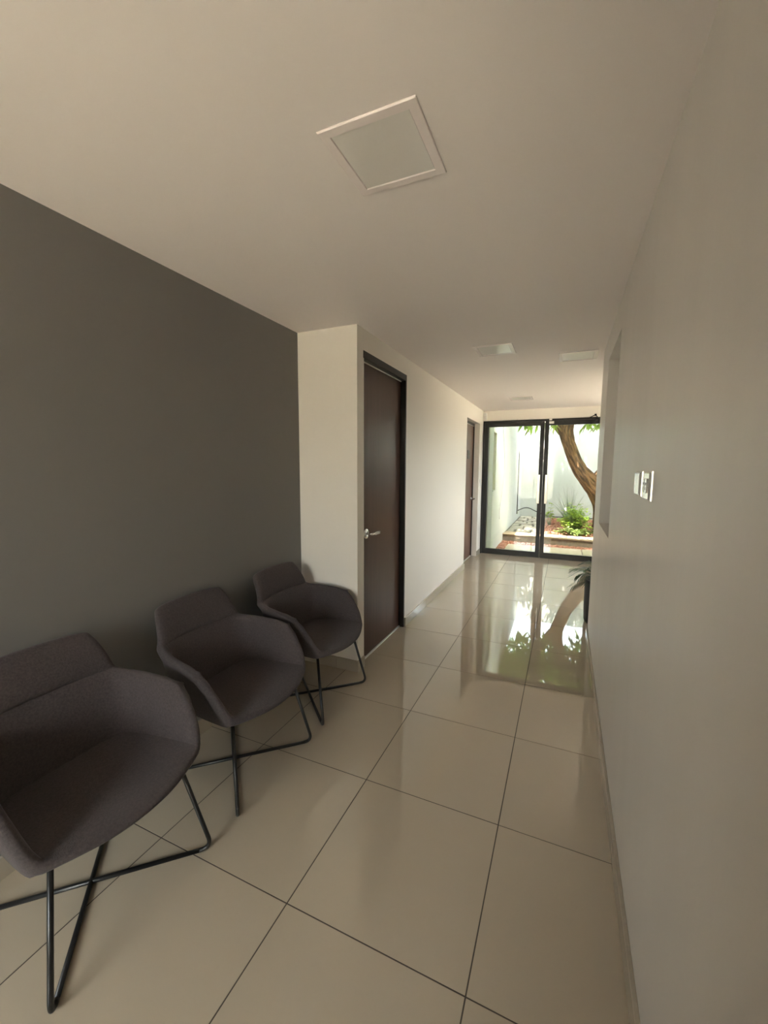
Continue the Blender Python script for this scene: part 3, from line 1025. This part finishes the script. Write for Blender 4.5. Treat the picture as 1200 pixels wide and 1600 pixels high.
def whorl(c, n, L0=0.13, L1=0.24):
    for q in range(n):
        a = rf.uniform(0, 6.283)
        d = Vector((math.cos(a), math.sin(a), rf.uniform(-0.9, 0.35)))
        nn = Vector((rf.uniform(-.4, .4), rf.uniform(-.4, .4), 1))
        L = rf.uniform(L0, L1)
        mb.leaf(c - base, d, nn, L, L * 0.13, 0.45, 0.2)


for t in tips:
    for _ in range(11):
        whorl(t + Vector((rf.gauss(0, 0.26), rf.gauss(0, 0.26), rf.gauss(0.02, 0.22))), 9)
for _ in range(1000):
    while True:
        c = Vector((rf.uniform(-2.3, 2.6), rf.uniform(-2.0, 2.1), rf.uniform(-1.1, 1.5)))
        rr = (c.x / 2.4) ** 2 + (c.y / 2.1) ** 2 + (c.z / 1.5) ** 2
        if 0.15 < rr < 1: break
    c += Vector((0.30, 9.75, 3.95))
    if c.z < 2.75: continue
    whorl(c, 10)
# extra crown over the doorway side, added to shade the path and patio
for _ in range(120):
    cc = Vector((rf.uniform(-2.2, 2.4), rf.uniform(7.4, 10.6), rf.uniform(3.30, 4.6)))
    for _k in range(12):
        whorl(cc + Vector((rf.gauss(0, 0.19), rf.gauss(0, 0.19), rf.gauss(0, 0.13))), 9, 0.14, 0.26)
# sprays that hang into the top of the doorway view
for (x, y_, z, n) in ((-0.95, 9.2, 2.66, 8), (-0.82, 9.1, 2.50, 10), (-0.70, 9.15, 2.45, 12), (-0.58, 9.2, 2.48, 11), (-0.40, 9.3, 2.52, 7), (-0.27, 9.35, 2.48, 8), (-0.16, 9.35, 2.58, 6),
                     (0.36, 9.4, 2.50, 9), (0.46, 9.4, 2.50, 10), (0.58, 9.4, 2.48, 12), (0.70, 9.4, 2.46, 12), (0.80, 9.4, 2.55, 10)):
    whorl(Vector((x, y_, z - 0.14)), n, 0.14, 0.25)
fo = mb.build('foliage', M_LEAF, tr, recalc=False)
fo['kind'] = 'stuff'

# ------------------------------------------------------------------ small plants in the bed
def shrub(name, loc, rx, ry, rz, n, L0, L1, material, label, cat, seed):
    rr = random.Random(seed)
    root = empty(name, loc)
    tag(root, label, cat)
    sm = MB()
    lf = MB()
    for k in range(n):
        a = rr.uniform(0, 6.283)
        q = math.sqrt(rr.random())
        e = Vector((math.cos(a) * rx * q, math.sin(a) * ry * q, rz * (0.35 + 0.65 * rr.random()) * (1.1 - 0.5 * q * q)))
        sm.tube([Vector((e.x * 0.15, e.y * 0.15, -0.02)), Vector((e.x * 0.6, e.y * 0.6, e.z * 0.6)), e], [0.006, 0.004, 0.002], 5)
        for w in range(9):
            b_ = rr.uniform(0, 6.283)
            d = Vector((math.cos(b_), math.sin(b_), rr.uniform(-0.2, 0.9)))
            lf.leaf(e * rr.uniform(0.72, 1.0), d, Vector((rr.uniform(-.5, .5), rr.uniform(-.5, .5), 1)), rr.uniform(L0, L1), rr.uniform(L0, L1) * 0.24, 0.25, 0.2)
    sm.build('stems', M_LOW, root)
    o = lf.build('leaves', material, root, recalc=False)
    o['kind'] = 'stuff'
    return root


shrub('shrub', (0.22, 9.44, PU - 0.02), 0.33, 0.24, 0.64, 95, 0.05, 0.10, M_BUSH, 'bright yellow-green leafy shrub at the foot of the leaning tree', 'shrub', 3)
shrub('ground_cover', (0.22, 9.12, PU - 0.02), 0.40, 0.12, 0.17, 46, 0.04, 0.09, M_LOW, 'low olive green leafy plants just behind the step', 'plant', 4)
shrub('seedling', (-0.32, 10.70, PU - 0.02), 0.14, 0.14, 0.52, 9, 0.06, 0.11, M_BUSH, 'small light green seedling beside the stone path', 'plant', 6)
gc = empty('grass_clump', (0.12, 10.65, PU - 0.03))
tag(gc, 'clump of long arching grey-green blades in front of the back wall', 'plant')
rg = random.Random(8)
mb = MB()
for k in range(150):
    a = rg.uniform(0, 6.283)
    L = rg.uniform(0.55, 1.10)
    sp = rg.uniform(0.10, 0.75)
    d = Vector((math.cos(a) * sp, math.sin(a) * sp, 1)).normalized()
    s = d.cross(Vector((0, 0, 1))).normalized()
    vs = []
    for q in range(7):
        t = q / 6
        c = d * (L * t) + Vector((math.cos(a), math.sin(a), 0)) * (0.35 * sp * L * t * t) - Vector((0, 0, 0.55 * sp * L * t ** 2.4))
        w = 0.006 * (1 - t) + 0.0008
        vs.append((mb.bm.verts.new(c + s * w), mb.bm.verts.new(c - s * w)))
    for p, q in zip(vs, vs[1:]):
        f = mb.bm.faces.new((p[0], p[1], q[1], q[0])); f.smooth = True
o = mb.build('blades', M_GRASSLEAF, gc, recalc=False)
o['kind'] = 'stuff'

# ------------------------------------------------------------------ cables and pipes on the patio walls
mb = MB().tube(smooth([(PX0 + 0.008, 8.25, 2.90), (PX0 + 0.008, 8.26, 2.23), (PX0 + 0.008, 8.50, 1.80), (PX0 + 0.008, 8.62, 1.46), (PX0 + 0.008, 8.40, 1.0), (PX0 + 0.008, 8.16, 0.72), (PX0 + 0.008, 8.14, 0.46)], [0.004] * 7)[0], 0.004, 6)
o = mb.build('hanging_cable', M_GREYCABLE)
tag(o, 'thin grey cable hanging down the white patio wall', 'cable')
o = MB().tube([(PX0 + 0.012, 11.33, 1.90), (PX0 + 0.012, 11.32, 1.0), (PX0 + 0.012, 11.31, 0.24)], 0.010, 8).build('drain_conduit', M_CABLE)
tag(o, 'thin black conduit running down the far end of the white patio wall', 'conduit')
hz = [(PX0 + 0.03, 11.40, 0.33), (-1.03, 12.0, 0.34), (-0.90, 12.16, 0.33), (-0.70, 12.18, 0.24), (-0.45, 12.16, 0.15), (-0.25, 12.05, 0.13), (0.4, 12.0, 0.14), (1.4, 12.0, 0.13)]
o = MB().tube(smooth(hz, [0.013] * 8)[0], 0.013, 8).build('garden_hose', M_CABLE)
tag(o, 'black hose running along the foot of the back patio wall', 'hose')
